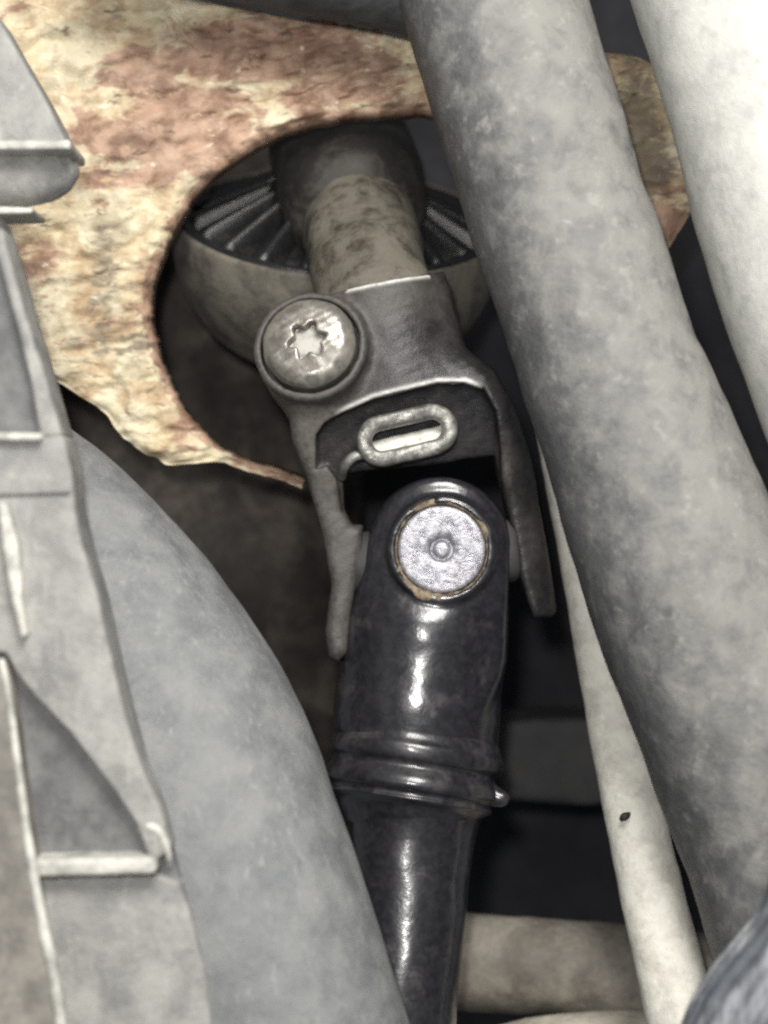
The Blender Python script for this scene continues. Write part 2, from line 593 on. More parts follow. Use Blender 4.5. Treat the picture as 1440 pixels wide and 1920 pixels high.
v, f = prism([(-500, -500), (1950, -500), (1950, 2450), (-500, 2450)], 130, 138, 0.5)
o = link_mesh('background', v, f, M['dark_panel'], smooth=False)
o["kind"] = "structure"

# brown dark panel seen lower left of the joint: an uneven pressed sheet
verts, faces = [], []
nx, ny = 50, 60
for j in range(ny + 1):
    for i in range(nx + 1):
        px = 60 + 620 * i / nx
        py = 250 + 1350 * j / ny
        d = 88 + 3.0 * noise.noise(Vector((px * 0.006, py * 0.005, 1.0))) + 14 * max(0, (px - 520) / 160) ** 2 \
            + 1.0 * noise.noise(Vector((px * 0.03, py * 0.03, 2.0)))
        verts.append(P(px, py, d))
for side in range(1):
    for j in range(ny):
        for i in range(nx):
            a = j * (nx + 1) + i
            faces.append((a, a + nx + 1, a + nx + 2, a + 1))
o = link_mesh('heat_shield', verts, faces, M['brown_panel'])
sm = o.modifiers.new('thickness', 'SOLIDIFY'); sm.thickness = 0.0015; sm.offset = -1
tag(o, 'dark brown dirt coated sheet metal shield below the rusty plate', 'shield')

# dark mounting block beside the shaft collar
v, f = prism([(935, 1352), (1015, 1346), (1180, 1350), (1190, 1500), (1100, 1512), (940, 1500)], 78, 110, 2.0)
o = link_mesh('mounting_block', v, f, M['dark_block']); autosmooth(o, 40)
tag(o, 'shadowed dark block in the gap right of the shaft collar', 'block')

# brown cross member, bottom right
v, f = tube([(640, 1770, 50, 92), (860, 1800, 48, 90), (1030, 1812, 46, 88), (1200, 1826, 46, 92), (1420, 1850, 48, 92)],
            10, 48, 0.9, 0.05, seed=3)
o = link_mesh('crossmember', v, f, M['beam'])
tag(o, 'dusty brown tubular crossmember at the bottom between shaft and pale pipe', 'crossmember')
v, f = tube([(820, 2050, 34, 100), (1000, 2008, 34, 98), (1200, 1994, 34, 100), (1400, 1990, 34, 100)], 8, 48, 0.8, 0.05, seed=8)
o = link_mesh('lower_beam', v, f, M['beam_pale'])
tag(o, 'pale dusty beam just showing along the bottom edge below the brown crossmember', 'beam')

# ================================================================== RUSTED PLATE
HOLE = [(800, 204), (720, 206), (640, 214), (540, 237), (440, 290), (372, 348), (322, 420), (287, 500), (274, 580), (288, 660),
        (320, 742), (378, 818), (440, 862), (540, 892), (588, 925), (612, 1000), (640, 1100), (740, 1150), (900, 1130), (985, 1095), (1040, 1020), (1078, 900), (1095, 700), (1060, 560), (1010, 440), (960, 310), (890, 228)]
OUTER = [(420, 8), (500, 26), (600, 42), (700, 52), (760, 74), (900, 80), (1080, 92), (1210, 112), (1310, 180), (1325, 300), (1292, 405),
         (1250, 470), (1170, 620), (1140, 780), (1102, 910), (1062, 1035), (1000, 1118), (910, 1152), (740, 1172), (640, 1125), (604, 1015), (576, 935), (556, 905), (450, 870), (380, 866), (322, 872), (285, 858),
         (238, 828), (195, 775), (150, 742), (98, 712), (40, 705), (-60, 690), (-150, 560), (-190, 380), (-190, 150), (-160, -60),
         (0, -140), (200, -120), (330, -20)]
CX, CY = 640, 555


def polar(poly, n):
    Q = catmull(poly + [poly[0]], 14)
    th = np.arctan2(Q[:, 1] - CY, Q[:, 0] - CX)
    r = np.hypot(Q[:, 0] - CX, Q[:, 1] - CY)
    o = np.argsort(th)
    th, r = th[o], r[o]
    th = np.concatenate([th - 2 * np.pi, th, th + 2 * np.pi]); r = np.tile(r, 3)
    return np.interp(np.linspace(-np.pi, np.pi, n, endpoint=False), th, r)


PD = 26.0
NA, NR = 560, 90
rin, rout = polar(HOLE, NA), polar(OUTER, NA)
rout = np.maximum(rout, rin + 12)
verts, faces, rust_v, grime_v = [], [], [], []
RED = [(430, 100, 170, 60, 0.7), (600, 90, 130, 50, 0.6), (250, 150, 70, 60, 0.5), (280, 245, 110, 45, 0.75), (420, 250, 150, 40, 0.8), (240, 330, 90, 40, 0.45), (720, 130, 80, 60, 0.5),
       (640, 165, 100, 40, 0.35), (500, 190, 140, 35, 0.3), (90, 560, 30, 70, 0.3), (340, 300, 60, 30, 0.45), (1260, 420, 60, 40, 0.8), (1210, 360, 60, 60, 0.5)]
GR = [(190, 530, 45, 110, 0.6), (200, 640, 60, 50, 0.4), (205, 420, 60, 50, 0.35), (60, 560, 60, 140, 0.45), (90, 110, 40, 40, 0.4), (265, 650, 30, 25, 0.7), (215, 30, 35, 45, 0.5),
      (150, 700, 90, 30, 0.3), (1190, 200, 70, 120, 0.8), (1210, 330, 70, 80, 0.75)]


def blob(x, y, L):
    s = 0
    for bx, by, rx, ry, a in L:
        s += a * math.exp(-((x - bx) / rx) ** 2 - ((y - by) / ry) ** 2)
    return s


for i in range(NR + 1):
    t = i / NR
    for j in range(NA):
        th = -math.pi + 2 * math.pi * j / NA
        # ragged, rust-eaten edges
        e0 = 3.0 * noise.noise(Vector((math.cos(th) * 9, math.sin(th) * 9, 0.3))) + 1.6 * noise.noise(Vector((math.cos(th) * 30, math.sin(th) * 30, 4.3)))
        e1 = 9.0 * noise.noise(Vector((math.cos(th) * 7, math.sin(th) * 7, 7.3))) + 6 * noise.noise(Vector((math.cos(th) * 22, math.sin(th) * 22, 1.3)))
        r = (rin[j] + e0) * (1 - t) + (rout[j] + e1 * min(1, (rout[j] - rin[j]) / 60)) * t
        px, py = CX + math.cos(th) * r, CY + math.sin(th) * r
        dist_in, dist_out = (r - rin[j]), (rout[j] - r)
        q = Vector((px * 0.010, py * 0.018 + px * 0.004, 0))
        h = 1.1 * noise.noise(q) + 1.1 * noise.noise(q * 2.6 + Vector((3, 1, 0))) + 0.32 * noise.noise(q * 6.5) + 0.12 * noise.noise(q * 13)
        # flaked steps
        fl = noise.noise(q * 1.7 + Vector((9, 4, 2)))
        h += 0.9 * (1 / (1 + math.exp(-fl * 22)))
        edge = math.exp(-(dist_in / 9.0) ** 2) * 1.2 + math.exp(-(max(dist_out, 0) / 12.0) ** 2) * 1.4
        d = PD - h * 0.9 + edge
        verts.append(P(px, py, d))
        rust_v.append(0.10 + blob(px, py, RED) + 0.5 * math.exp(-(dist_in / 7.0) ** 2))
        grime_v.append(blob(px, py, GR))
def open_arc(j):
    return 24 < math.degrees(-math.pi + 2 * math.pi * (j % NA) / NA) < 101


for i in range(NR):
    for j in range(NA):
        if open_arc(j):
            continue
        a = i * NA + j; b = i * NA + (j + 1) % NA
        faces.append((a, b, b + NA, a + NA))
# back sheet and edges
base = len(verts)
THK = 4.5
for i in (0, NR):
    for s, inset in ((0.35, 2.0), (1.0, 4.0)):
        for j in range(NA):
            p = Vector(verts[i * NA + j])
            th = -math.pi + 2 * math.pi * j / NA
            k = (-1 if i == 0 else 1) * 0.0
            verts.append(p + Vector((0, THK * s, 0)) + Vector((math.cos(th), 0, -math.sin(th))) * 0.1 * inset * (-3.2 if i == 0 else 0.3))
            rust_v.append(0.85); grime_v.append(0.25)


def band(a0, b0, rev):
    for j in range(NA):
        if open_arc(j):
            continue
        k = (j + 1) % NA
        q = (a0 + j, a0 + k, b0 + k, b0 + j)
        faces.append(q[::-1] if rev else q)


band(0, base, True); band(base, base + NA, True)
band(NR * NA, base + 2 * NA, False); band(base + 2 * NA, base + 3 * NA, False)
band(base + NA, base + 3 * NA, True)
for j in range(NA):                       # close the two ends of the C
    if open_arc(j) != open_arc(j + 1):
        e = (j + 1) % NA if open_arc(j + 1) else (j + 1) % NA
        ring = [i * NA + e for i in range(NR + 1)] + [base + 2 * NA + e, base + 3 * NA + e, base + NA + e, base + e]
        faces.append(tuple(ring))
o = link_mesh('rusted_plate', verts, faces, M['rust'])
attr(o, 'rust', rust_v); attr(o, 'grime', grime_v)
tag(o, 'flaking tan and red brown rusted steel plate with a large round opening', 'plate')

# ================================================================== CUP, BOOT, COLUMN SHAFT
BC = P(634, 412, 58)
bn = np.array([0.06, -0.44, 0.88]); bn /= np.linalg.norm(bn)
k = K(58)
prof = [(-3.5, 292 * k), (-0.4, 298 * k), (0.0, 303 * k), (-0.2, 308 * k), (-1.2, 311 * k), (-5, 312 * k), (-10, 306 * k), (-15, 292 * k), (-20, 268 * k), (-25, 230 * k),
        (-29, 175 * k), (-32, 100 * k), (-33, 2)]
v, f = lathe(BC, bn, rounded(prof, 4), 120, 0.5, 2)
o = link_mesh('dust_cup', v, f, M['cup'])
sm = o.modifiers.new('thickness', 'SOLIDIFY'); sm.thickness = 0.0012; sm.offset = -1
tag(o, 'dust coated tan bowl shaped cup inside the opening, behind the bolt', 'cup')

boot = thing('rubber_boot', 'black pleated rubber boot set inside the dusty cup behind the shaft', 'boot', BC)
prof = [(-3.0, 296 * k), (-0.2, 288 * k), (-1.0, 280 * k), (-4.5, 270 * k), (-1.5, 200 * k), (1.2, 150 * k), (5, 118 * k)]
v, f = lathe(BC, bn, rounded(prof, 4), 120)
link_mesh('membrane', v, f, M['rubber'], boot)
# rim bead
prof = [(-1.5 + 1.9 * math.sin(a), 284 * k + 1.6 * math.cos(a)) for a in np.linspace(0, 2 * math.pi, 13)]
v, f = lathe(BC, bn, prof, 120)
link_mesh('rim_bead', v, f, M['rubber'], boot)
# pleats: one ridge mesh, copied round the boot
nb_ = Vector(bn)
ua = nb_.cross(Vector((0, 0, 1))).normalized()
ub = nb_.cross(ua).normalized()
NPL = 20
pv, pf = [], []
st = 9
for i in range(st):
    t = i / (st - 1)
    r = (118 + (280 - 118) * t) * k
    wdt = (0.36 + 0.04 * t) * 2 * math.pi * r / NPL * 0.62
    zb = 5.0 - 7.5 * t
    hgt = 3.9 - 0.9 * t
    curve = 0.0
    for a, hh in ((-1.0, -0.8), (-0.62, 0.45), (-0.25, 0.92), (0.15, 1.0), (0.5, 0.7), (0.85, 0.1), (1.0, -0.8)):
        pv.append((r, a * wdt + curve, zb + hgt * hh))
for i in range(st - 1):
    for j in range(6):
        a = i * 7 + j
        pf.append((a, a + 1, a + 8, a + 7))
pf.append(tuple(range(6, -1, -1))); pf.append(tuple((st - 1) * 7 + q for q in range(7)))
pme = bpy.data.meshes.new('pleat')
pme.from_pydata([tuple(x * MM for x in q) for q in pv], [], pf)
pme.polygons.foreach_set("use_smooth", [True] * len(pme.polygons))
pme.materials.append(M['rubber'])
for q in range(NPL):
    po = bpy.data.objects.new('pleat', pme)
    COL.objects.link(po)
    po.parent = boot
    th = 2 * math.pi * q / NPL
    xa = ua * math.cos(th) + ub * math.sin(th)
    ya = nb_.cross(xa)
    po.matrix_local = Matrix((xa, ya, nb_)).transposed().to_4x4()

S0, S1 = P(655, 345, 50), P(716, 600, 12)
ax = np.array(S1 - S0); L = np.linalg.norm(ax)
kk = K(47)
NK0 = np.array(S0) - ax / L * 18
prof = [(0, 60 * kk), (0.3, 130 * kk), (2, 137 * kk), (8, 138 * kk), (16, 139 * kk), (22, 139 * kk), (27, 136 * kk), (30, 130 * kk), (32, 121 * kk), (33.5, 110 * kk), (34.5, 98 * kk)]
v, f = lathe(NK0, ax, rounded(prof, 5), 84, 0.8, 1)
link_mesh('neck', v, f, M['neck'], boot)
prof = [(0, 2), (0, 106 * K(40)), (L * 0.3, 107 * K(36)), (L * 0.5, 110 * K(30)), (L * 0.7, 110 * K(24)), (L, 108 * K(18)), (L, 2)]
v, f = lathe(S0, ax, prof, 72, 0.55, 5)
# denser rings so the wobble shows
prof2 = [(t, r) for t, r in zip(np.linspace(0, L, 30), np.interp(np.linspace(0, L, 30), [0, L * 0.5, L], [106 * K(40), 110 * K(30), 108 * K(18)]))]
v, f = lathe(S0, ax, [(0, 2)] + prof2 + [(L, 2)], 96, 1.0, 5)
o = link_mesh('column_shaft', v, f, M['shaft_dust'])
tag(o, 'dusty brown shaft stub coming out of the boot into the forked yoke', 'shaft')

# ================================================================== UPPER YOKE
yoke = thing('universal_joint_yoke', 'worn black forked yoke with pinch bolt clamped on the dusty shaft stub', 'yoke', P(760, 1160, 10))

U = [(592, 553), (660, 538), (835, 502), (852, 562), (872, 645), (932, 687), (972, 765), (1003, 860), (1022, 960), (1042, 1060), (1056, 1154), (1046, 1164),
     (1008, 1164), (982, 1090), (966, 1000), (950, 930), (934, 852), (640, 888), (643, 955), (658, 985), (684, 984), (674, 1060), (657, 1150), (651, 1228), (632, 1248), (613, 1238),
     (606, 1190), (619, 1100), (601, 1000), (573, 900), (547, 830), (537, 765), (520, 700), (530, 600)]
REC = [(590, 880), (592, 815), (606, 793), (640, 773), (700, 747), (820, 717), (872, 716), (908, 730), (930, 770), (940, 830), (944, 960), (640, 960), (630, 900), (612, 872)]
sdU, sdR = poly_sd(U), poly_sd(REC)
BAX = np.array([-0.13, -0.27, -0.95]); BAX /= np.linalg.norm(BAX)
BCTR = (583, 652, 6)


def f_yoke(X, Y, Z):
    u2 = sdU(X, Y)
    # front face: set back on the arms, forward across the shoulders
    fr = 34 + 34 / (1 + np.exp((Y - 640) / 22.0)) - 26 * np.exp(-((Y - 740) / 95.0) ** 2) + 22 / (1 + np.exp(-(Y - 900) / 30.0)) + 0.0 * X
    fr = fr + 26 * np.clip((X - 880) / 110.0, 0, 1.6) ** 2 * (Y < 2000)
    body = smax(smax(u2, fr - Z, 24 + 26 / (1 + np.exp((Y - 800) / 20.0)) + 0.0 * X), Z - 215, 20)
    sleeve = sd_line(X, Y, Z, (695, 480, 138), (752, 740, 132), 124, 142)
    top = (Y - 548 + (X - 610) * 0.2)          # clamp mouth
    sleeve = smax(sleeve, -top, 5)
    body = smin(body, sleeve, 26)
    ear = sd_cyl(X, Y, Z, BCTR, BAX, 108, -120, 16, 10)
    body = smin(body, ear, 22)
    # pinch gap between the ear and the sleeve, running up to the mouth
    rec = smax(sdR(X, Y), Z - 58 - 0.36 * (Y - 740) + 0.0 * X, 10)
    body = smax(body, -rec, 7)
    # counterbore for the bolt
    body = smax(body, -sd_cyl(X, Y, Z, BCTR, BAX, 94, -22, 60, 2), 4)
    # fork is hollow between the arms behind the web
    gap = smax(smax(np.abs(X - (800 + (Y - 1000) * 0.1)) - 118, 870 - Y, 20), 40 - Z, 10)
    body = smax(body, -smax(gap, -(Y - 888 + (X - 640) * 0.12), 10), 10)
    return body + rough_px(X, Y, Z, 0.8, 0.06)


v, f = surface_nets(f_yoke, (440, 470, -70), (1080, 1270, 232), 4.0)
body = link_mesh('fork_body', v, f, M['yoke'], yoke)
px = v[:, 0] * 10 + 720; py = 960 - v[:, 2] * 10; dd = v[:, 1] * 10
dust = 0.85 * np.exp(-((px - 575) / 110) ** 2 - ((py - 660) / 130) ** 2)
dust += 0.45 * ((px < 700) & (py > 760)) * np.exp(-((px - 630 + (1000 - py) * 0.2) / 70) ** 2)
dust += 0.5 * np.exp(-((px - 948) / 14) ** 2 - ((py - 870) / 45) ** 2) + 0.35 * np.exp(-((px - 760) / 90) ** 2 - ((py - 545) / 45) ** 2) + 0.3 * np.exp(-((px - 1010) / 30) ** 2 - ((py - 1010) / 60) ** 2)
dust *= np.where((px > 592) & (px < 935) & (py > 735) & (py < 900) & (dd > 60), 0.15, 1.0)
attr(body, 'dust', np.clip(dust, 0, 1))
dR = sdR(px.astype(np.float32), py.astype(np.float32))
wear_glint = np.exp(-((dR - 2.5) / 5.0) ** 2) * (py < 792) * (dd < 44) * np.clip((px - 625) / 30, 0, 1) * np.clip((905 - px) / 20, 0, 1)  # glint along the arch lip, painted into the colour
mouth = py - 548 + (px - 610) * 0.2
wear_glint += np.exp(-(mouth / 5.0) ** 2) * (px > 650) * (px < 810) * (dd < 60)
wear_glint += 0.6 * np.exp(-((py - 1162) / 4.0) ** 2) * (px > 1000) * (dd < 90)
attr(body, 'wear_glint', np.clip(wear_glint, 0, 1))

# bolt
def f_bolt(X, Y, Z):
    a, b, t = cyl_coords(X, Y, Z, BCTR, BAX)
    r = np.sqrt(a * a + b * b)
    top = 50 - 0.0009 * r * r - 12 * np.clip((r - 62) / 24, 0, 1) ** 2
    s = smax(r - 88, t - top, 10)
    s = np.maximum(s, -t - 30)
    th = np.arctan2(b, a) + 0.25
    star = (r - (31 + 6.5 * np.cos(6 * th))) * 0.8
    s = smax(s, -np.maximum(star, 26 - t + 0.0 * r), 4)
    return s + rough_px(X, Y, Z, 0.5, 0.09)


v, f = surface_nets(f_bolt, (470, 530, -80), (700, 770, 50), 2.0)
bolt = link_mesh('pinch_bolt', v, f, M['bolt'], yoke)
bolt["label"] = "dull zinc bolt with a six lobed star recess"

bo = np.array([(BCTR[0] - 720) * 0.1, BCTR[2] * 0.1, (960 - BCTR[1]) * 0.1])
v, f = lathe(bo, (BAX[0], BAX[2], -BAX[1]), [(2.3, 3.1), (2.70, 2.8), (2.84, 2.2), (2.92, 1.2), (2.94, 0.01)], 36, 0.12, 4)
link_mesh('socket_floor', v, f, M['socket'], bolt)

# slotted ring on the web
SL = (764, 815)
ca, sa = math.cos(math.radians(-13)), math.sin(math.radians(-13))


def f_slot(X, Y, Z):
    x = (X - SL[0]) * ca + (Y - SL[1]) * sa
    y = -(X - SL[0]) * sa + (Y - SL[1]) * ca
    q = np.sqrt(np.maximum(np.abs(x) - 48, 0) ** 2 + y * y)
    ring = smax(np.abs(q - 34) - 15, 20 + 0.10 * y - Z, 12) + rough_px(X, Y, Z, 0.8, 0.06)
    ring = np.maximum(ring, Z - 98)
    return ring + 0.0 * X


v, f = surface_nets(f_slot, (640, 735, 5), (890, 895, 116), 2.6)
slot = link_mesh('slotted_ring', v, f, M['slot'], yoke)
slot["label"] = "bright rubbed oval ring around a slot"
def f_floor(X, Y, Z):
    x = (X - SL[0]) * ca + (Y - SL[1]) * sa
    y = -(X - SL[0]) * sa + (Y - SL[1]) * ca
    q = np.sqrt(np.maximum(np.abs(x) - 48, 0) ** 2 + y * y)
    return smax(smax(q - 30, np.abs(Z - 62 + 1.1 * (y - 2)) - 9, 4), -(y + 5), 3) + rough_px(X, Y, Z, 0.8, 0.09)


v, f = surface_nets(f_floor, (660, 755, 15), (870, 875, 112), 2.6)
link_mesh('slot_floor', v, f, M['lit_steel'], slot)
# small hook of spring wire from the ring to the left arm
v, f = tube([(712, 850, 5.5, 9), (684, 852, 4.5, 9), (662, 858, 4.5, 10), (647, 874, 5.5, 10), (640, 896, 8, 9)], 8, 16)
link_mesh('spring_hook', v, f, M['slot'], yoke)

# ================================================================== SPIDER (cross between the two forks)
spider = thing('joint_cross', 'shadowed steel cross joining the two forks behind the round bearing cap', 'cross', P(818, 1035, 12))
v, f = lathe(P(640, 1062, 12), np.array(P(985, 1030, 12) - P(640, 1062, 12)),
             rounded([(0, 0.5), (0.0, 4.5), (2, 6.0), (8, 6.2), (10, 5.2), (17, 6.5), (24, 5.2), (27, 6.2), (33, 6.0), (34.2, 4.5), (34.4, 0.5)], 3), 40)
link_mesh('cross_arm', v, f, M['dark_block'], spider)
v, f = lathe(P(828, 1030, 2), (0, 1, 0), rounded([(0, 0.5), (0, 5.5), (8, 6), (14, 5.5), (20, 6), (22, 0.5)], 3), 40)
link_mesh('cross_arm', v, f, M['dark_block'], spider)

# ================================================================== LOWER SHAFT AND FORK
shaft = thing('steering_shaft', 'glossy black lower steering shaft with a round steel bearing cap in its fork', 'shaft', P(745, 1990, 12))
CAPC = (828, 1030)


def f_low(X, Y, Z):
    s = sd_line(X, Y, Z, (826, 1030, 142), (800, 1200, 138), 138, 156)
    s = smin(s, sd_line(X, Y, Z, (800, 1200, 138), (784, 1340, 132), 156, 160), 8)
    s = smin(s, sd_line(X, Y, Z, (784, 1340, 132), (780, 1390, 132), 160, 162), 8)
    ex, ey = 800 - 826, 1220 - 1030
    tt = np.clip(((X - 826) * ex + (Y - 1030) * ey) / (ex * ex + ey * ey), 0, 1)
    d2 = np.sqrt((X - 826 - ex * tt) ** 2 + (Y - 1030 - ey * tt) ** 2) - (136 + 18 * tt)
    lobe = smax(d2, np.abs(Z - 62 - 0.0016 * (X - 826) ** 2) - 44, 26)
    s = smin(s, lobe, 20)
    s = smax(s, (Y - 1412) - (X - 780) * 0.15, 30)
    s = smax(s, 14 - Z - np.clip((Y - 1090) / 90, 0, 1) ** 1.5 * 60, 22)
    boss = sd_cyl(X, Y, Z, (CAPC[0], CAPC[1], 0), (-0.04, 0.06, -1), 101, -60, 12, 7)
    s = smin(s, boss, 14)
    s = smax(s, -sd_cyl(X, Y, Z, (CAPC[0], CAPC[1], 0), (-0.04, 0.06, -1), 86, -6, 60, 2), 3)
    # staked notch above the cap
    s = smax(s, -(np.sqrt((X - 786) ** 2 * 0.25 + (Y - 940 + (X - 786) * 0.25) ** 2 + (Z + 16) ** 2) - 15), 4)
    slot = smax(np.abs(Z - 176) - 72, Y - 1130, 20)
    s = smax(s, -slot, 14)
    return s + rough_px(X, Y, Z, 0.35, 0.04, 1.0)


v, f = surface_nets(f_low, (590, 870, -50), (1000, 1430, 300), 4.0)
link_mesh('fork', v, f, M['gloss'], shaft)

# collar and shaft, turned about their own axis
A0, A1 = P(783, 1385, 12.8), P(742, 2000, 1.0)
ax = np.array(A1 - A0)
k = 0.1 * 1.032
pr = [(14.5, 2), (14.5, 128 * k), (17.0, 121 * k), (19.2, 117 * k), (21.5, 115 * k), (30, 112 * k), (45, 108 * k), (61, 104 * k), (61, 2)]
v, f = lathe(A0, ax, [pr[0]] + rounded(pr[1:-1], 8) + [pr[-1]], 96, 0.35, 3)
link_mesh('tube', v, f, M['gloss'], shaft)
cx_ = np.array([-0.150, -0.16, -0.975])
pr = [(-1, 2), (-1, 140 * k), (0.6, 152 * k), (2.2, 158 * k), (3.2, 164 * k), (4.4, 165.5 * k), (5.6, 163 * k), (6.4, 156 * k), (7.2, 154 * k), (8.0, 158 * k),
      (9.2, 164 * k), (10.4, 166 * k), (11.2, 163 * k), (11.8, 155 * k), (12.4, 153 * k), (13.0, 156 * k), (13.4, 153 * k), (14.4, 140 * k), (16.0, 131 * k), (17.5, 121 * k), (19.0, 112 * k), (19.2, 90 * k), (19.2, 2)]
v, f = lathe(np.array(A0) + np.array([0.3, 0, 1.0]), cx_, [pr[0]] + rounded(pr[1:-1], 4) + [pr[-1]], 110, 0.5, 9)
link_mesh('collar', v, f, M['gloss_dirty'], shaft)
# lug at the right of the collar
v, f = tube([(890, 1478, 9, 26), (922, 1490, 7.5, 22), (944, 1499, 6.5, 15), (953, 1503, 6, 5)], 6, 24, 0.25, 0.3)
link_mesh('collar_lug', v, f, M['gloss_dirty'], shaft)

# bearing cap
cax = np.array([-0.04, -1.0, -0.06])
CO = P(CAPC[0], CAPC[1], 0.2)
pr = [(-6, 8.3), (0.2, 8.3), (0.75, 8.15), (1.0, 7.75), (1.05, 7.2), (1.0, 5.0), (0.98, 2.5), (0.6, 2.25), (-0.2, 2.1), (-0.2, 1.75), (0.7, 1.45), (0.95, 1.2), (1.0, 0.6), (1.0, 0.01)]
prd = []
for a, b in zip(pr[:-1], pr[1:]):
    for t in (0, 0.5):
        prd.append((a[0] + (b[0] - a[0]) * t, a[1] + (b[1] - a[1]) * t))
prd.append(pr[-1])
v, f = lathe(CO, cax, prd, 96)
cap = link_mesh('bearing_cap', v, f, M['cap'], shaft)
cap["label"] = "round bare steel bearing cap with a small centre dimple"
# rusty grease ring squeezed out round the cap
vv, ff = [], []
n1, n2 = 120, 10
nax = Vector(cax).normalized(); ue = nax.cross(Vector((0, 0, 1))).normalized(); ve = nax.cross(ue)
for i in range(n1):
    th = 2 * math.pi * i / n1
    e = noise.noise(Vector((math.cos(th) * 3, math.sin(th) * 3, 2)))
    e2 = noise.noise(Vector((math.cos(th) * 8, math.sin(th) * 8, 5)))
    low = max(0, (ve * math.sin(th) + ue * math.cos(th)).dot(Vector((-0.35, 0, -0.93))))
    rad = 0.62 + 0.28 * e + 0.25 * e2 + 0.40 * low ** 6
    R0 = 9.0 + 0.15 * e + 0.25 * low ** 8
    dirv = ue * math.cos(th) + ve * math.sin(th)
    for j in range(n2):
        a = 2 * math.pi * j / n2
        vv.append(CO + dirv * (R0 + rad * math.cos(a)) + nax * (0.75 + rad * 0.8 * math.sin(a)))
for i in range(n1):
    for j in range(n2):
        a = i * n2 + j; b = i * n2 + (j + 1) % n2
        c = ((i + 1) % n1) * n2 + j; e = ((i + 1) % n1) * n2 + (j + 1) % n2
        ff.append((a, c, e, b))
gr = link_mesh('grease_ring', vv, ff, M['grime'], cap)

# ================================================================== HOSES AND PIPES
# centre right grey hose
ctr = []
for y, l, r_, d in [(-160, 690, 1052, 4), (0, 744, 1106, 2), (150, 786, 1152, -1), (270, 824, 1188, -3), (390, 864, 1218, -4), (510, 904, 1266, -6), (670, 956, 1322, -7), (800, 996, 1380, -8),
                    (940, 1036, 1440, -9), (1080, 1078, 1500, -10), (1180, 1112, 1548, -10), (1380, 1192, 1640, -10), (1550, 1256, 1712, -10), (1800, 1336, 1810, -10), (2050, 1420, 1900, -10)]:
    hw = (r_ - l) / 2 * 0.935
    ctr.append(((l + r_) / 2, y, d, hw))
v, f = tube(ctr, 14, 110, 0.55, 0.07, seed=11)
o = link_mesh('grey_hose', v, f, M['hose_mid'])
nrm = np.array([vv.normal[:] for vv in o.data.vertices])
attr(o, 'dust', np.clip(nrm @ np.array([0.62, -0.72, 0.30]) - 0.35, -1, 1))  # dust plus painted light: paler where the hose faces right and front
tag(o, 'thick mottled grey hose crossing diagonally right of the joint', 'hose')

# far right pale hose
ctr = [(1330, -380, -12, 262), (1432, -86, -12, 262), (1511, 164, -12, 262), (1546, 314, -12, 260), (1606, 514, -12, 260), (1688, 734, -12, 262), (1800, 1010, -12, 262)]
v, f = tube(ctr, 16, 96, 0.35, 0.06, seed=21)
o = link_mesh('pale_hose', v, f, M['hose_white'])
tag(o, 'wide chalky white hose in the upper right corner', 'hose')

# thin pale pipe
ctr = [(1010, 640, 24, 38), (1052, 840, 22, 42), (1082, 980, 20, 46), (1107, 1100, 18, 50), (1135, 1250, 16, 52), (1164, 1400, 14, 55), (1197, 1560, 10, 58), (1228, 1700, 7, 61), (1264, 1850, 3, 66),
       (1300, 2010, 0, 68)]
v, f = tube(ctr, 14, 56, 0.22, 0.12, seed=31)
pipe = link_mesh('pale_pipe', v, f, M['rod'])
tag(pipe, 'narrow pale dusty pipe running down beside the thick grey hose', 'pipe')
# dark fleck stuck on it
v, f = tube([(1163, 1537, 4.0, 3), (1169, 1532, 3.6, 7), (1176, 1528, 3.6, 6), (1181, 1524, 4.0, 2)], 4, 12)
link_mesh('dirt_fleck', v, f, M['dark_hole'], pipe)

# left grey hose
edge = catmull([(-60, 690), (40, 745), (110, 790), (230, 880), (390, 1050), (500, 1200), (570, 1340), (630, 1500), (682, 1650), (730, 1800), (768, 1920), (800, 2040)], 3)
tg = np.gradient(edge, axis=0); tg /= np.linalg.norm(tg, axis=1)[:, None]
ctr = []
for (x, y), (tx, ty) in zip(edge, tg):
    s = np.clip((y - 650) / 700, 0, 1); s = s * s * (3 - 2 * s)
    q_ = np.clip((y - 700) / 1250, 0, 1); q_ = q_ * q_ * (3 - 2 * q_)
    R_ = 150 + 90 * s
    ctr.append((x - ty * R_, y + tx * R_, -2 - 25 * q_, R_))
v, f = tube(ctr, 4, 110, 0.30, 0.06, seed=41)
o = link_mesh('blue_grey_hose', v, f, M['hose_left'])
tag(o, 'broad smooth blue grey hose curving down at lower left', 'hose')

# dark hose across the top
v, f = tube([(180, -150, 8, 92), (330, -112, 8, 92), (480, -84, 8, 94), (620, -62, 8, 96), (760, -34, 8, 96), (880, 0, 9, 96), (1000, 40, 14, 96)], 10, 64, 0.3, 0.06, seed=51)
o = link_mesh('slate_hose', v, f, M['hose_dark'])
tag(o, 'dark slate hose peeking in along the top edge above the rusty plate', 'hose')

# ribbed conduit, bottom right corner
def flute(t, th):
    return 1.0 + 0.022 * math.cos(th * 22)


ctr = [(1600, 1560, -46, 130), (1562, 1730, -46, 132), (1520, 1806, -46, 134), (1460, 1878, -46, 134), (1416, 1946, -46, 134), (1392, 2030, -46, 134), (1385, 2120, -46, 134)]
v, f = tube(ctr, 14, 176, 0.12, 0.1, profile=flute, seed=61)
o = link_mesh('ribbed_conduit', v, f, M['conduit'])
tag(o, 'slate grey conduit with lengthwise ribs in the bottom right corner', 'conduit')

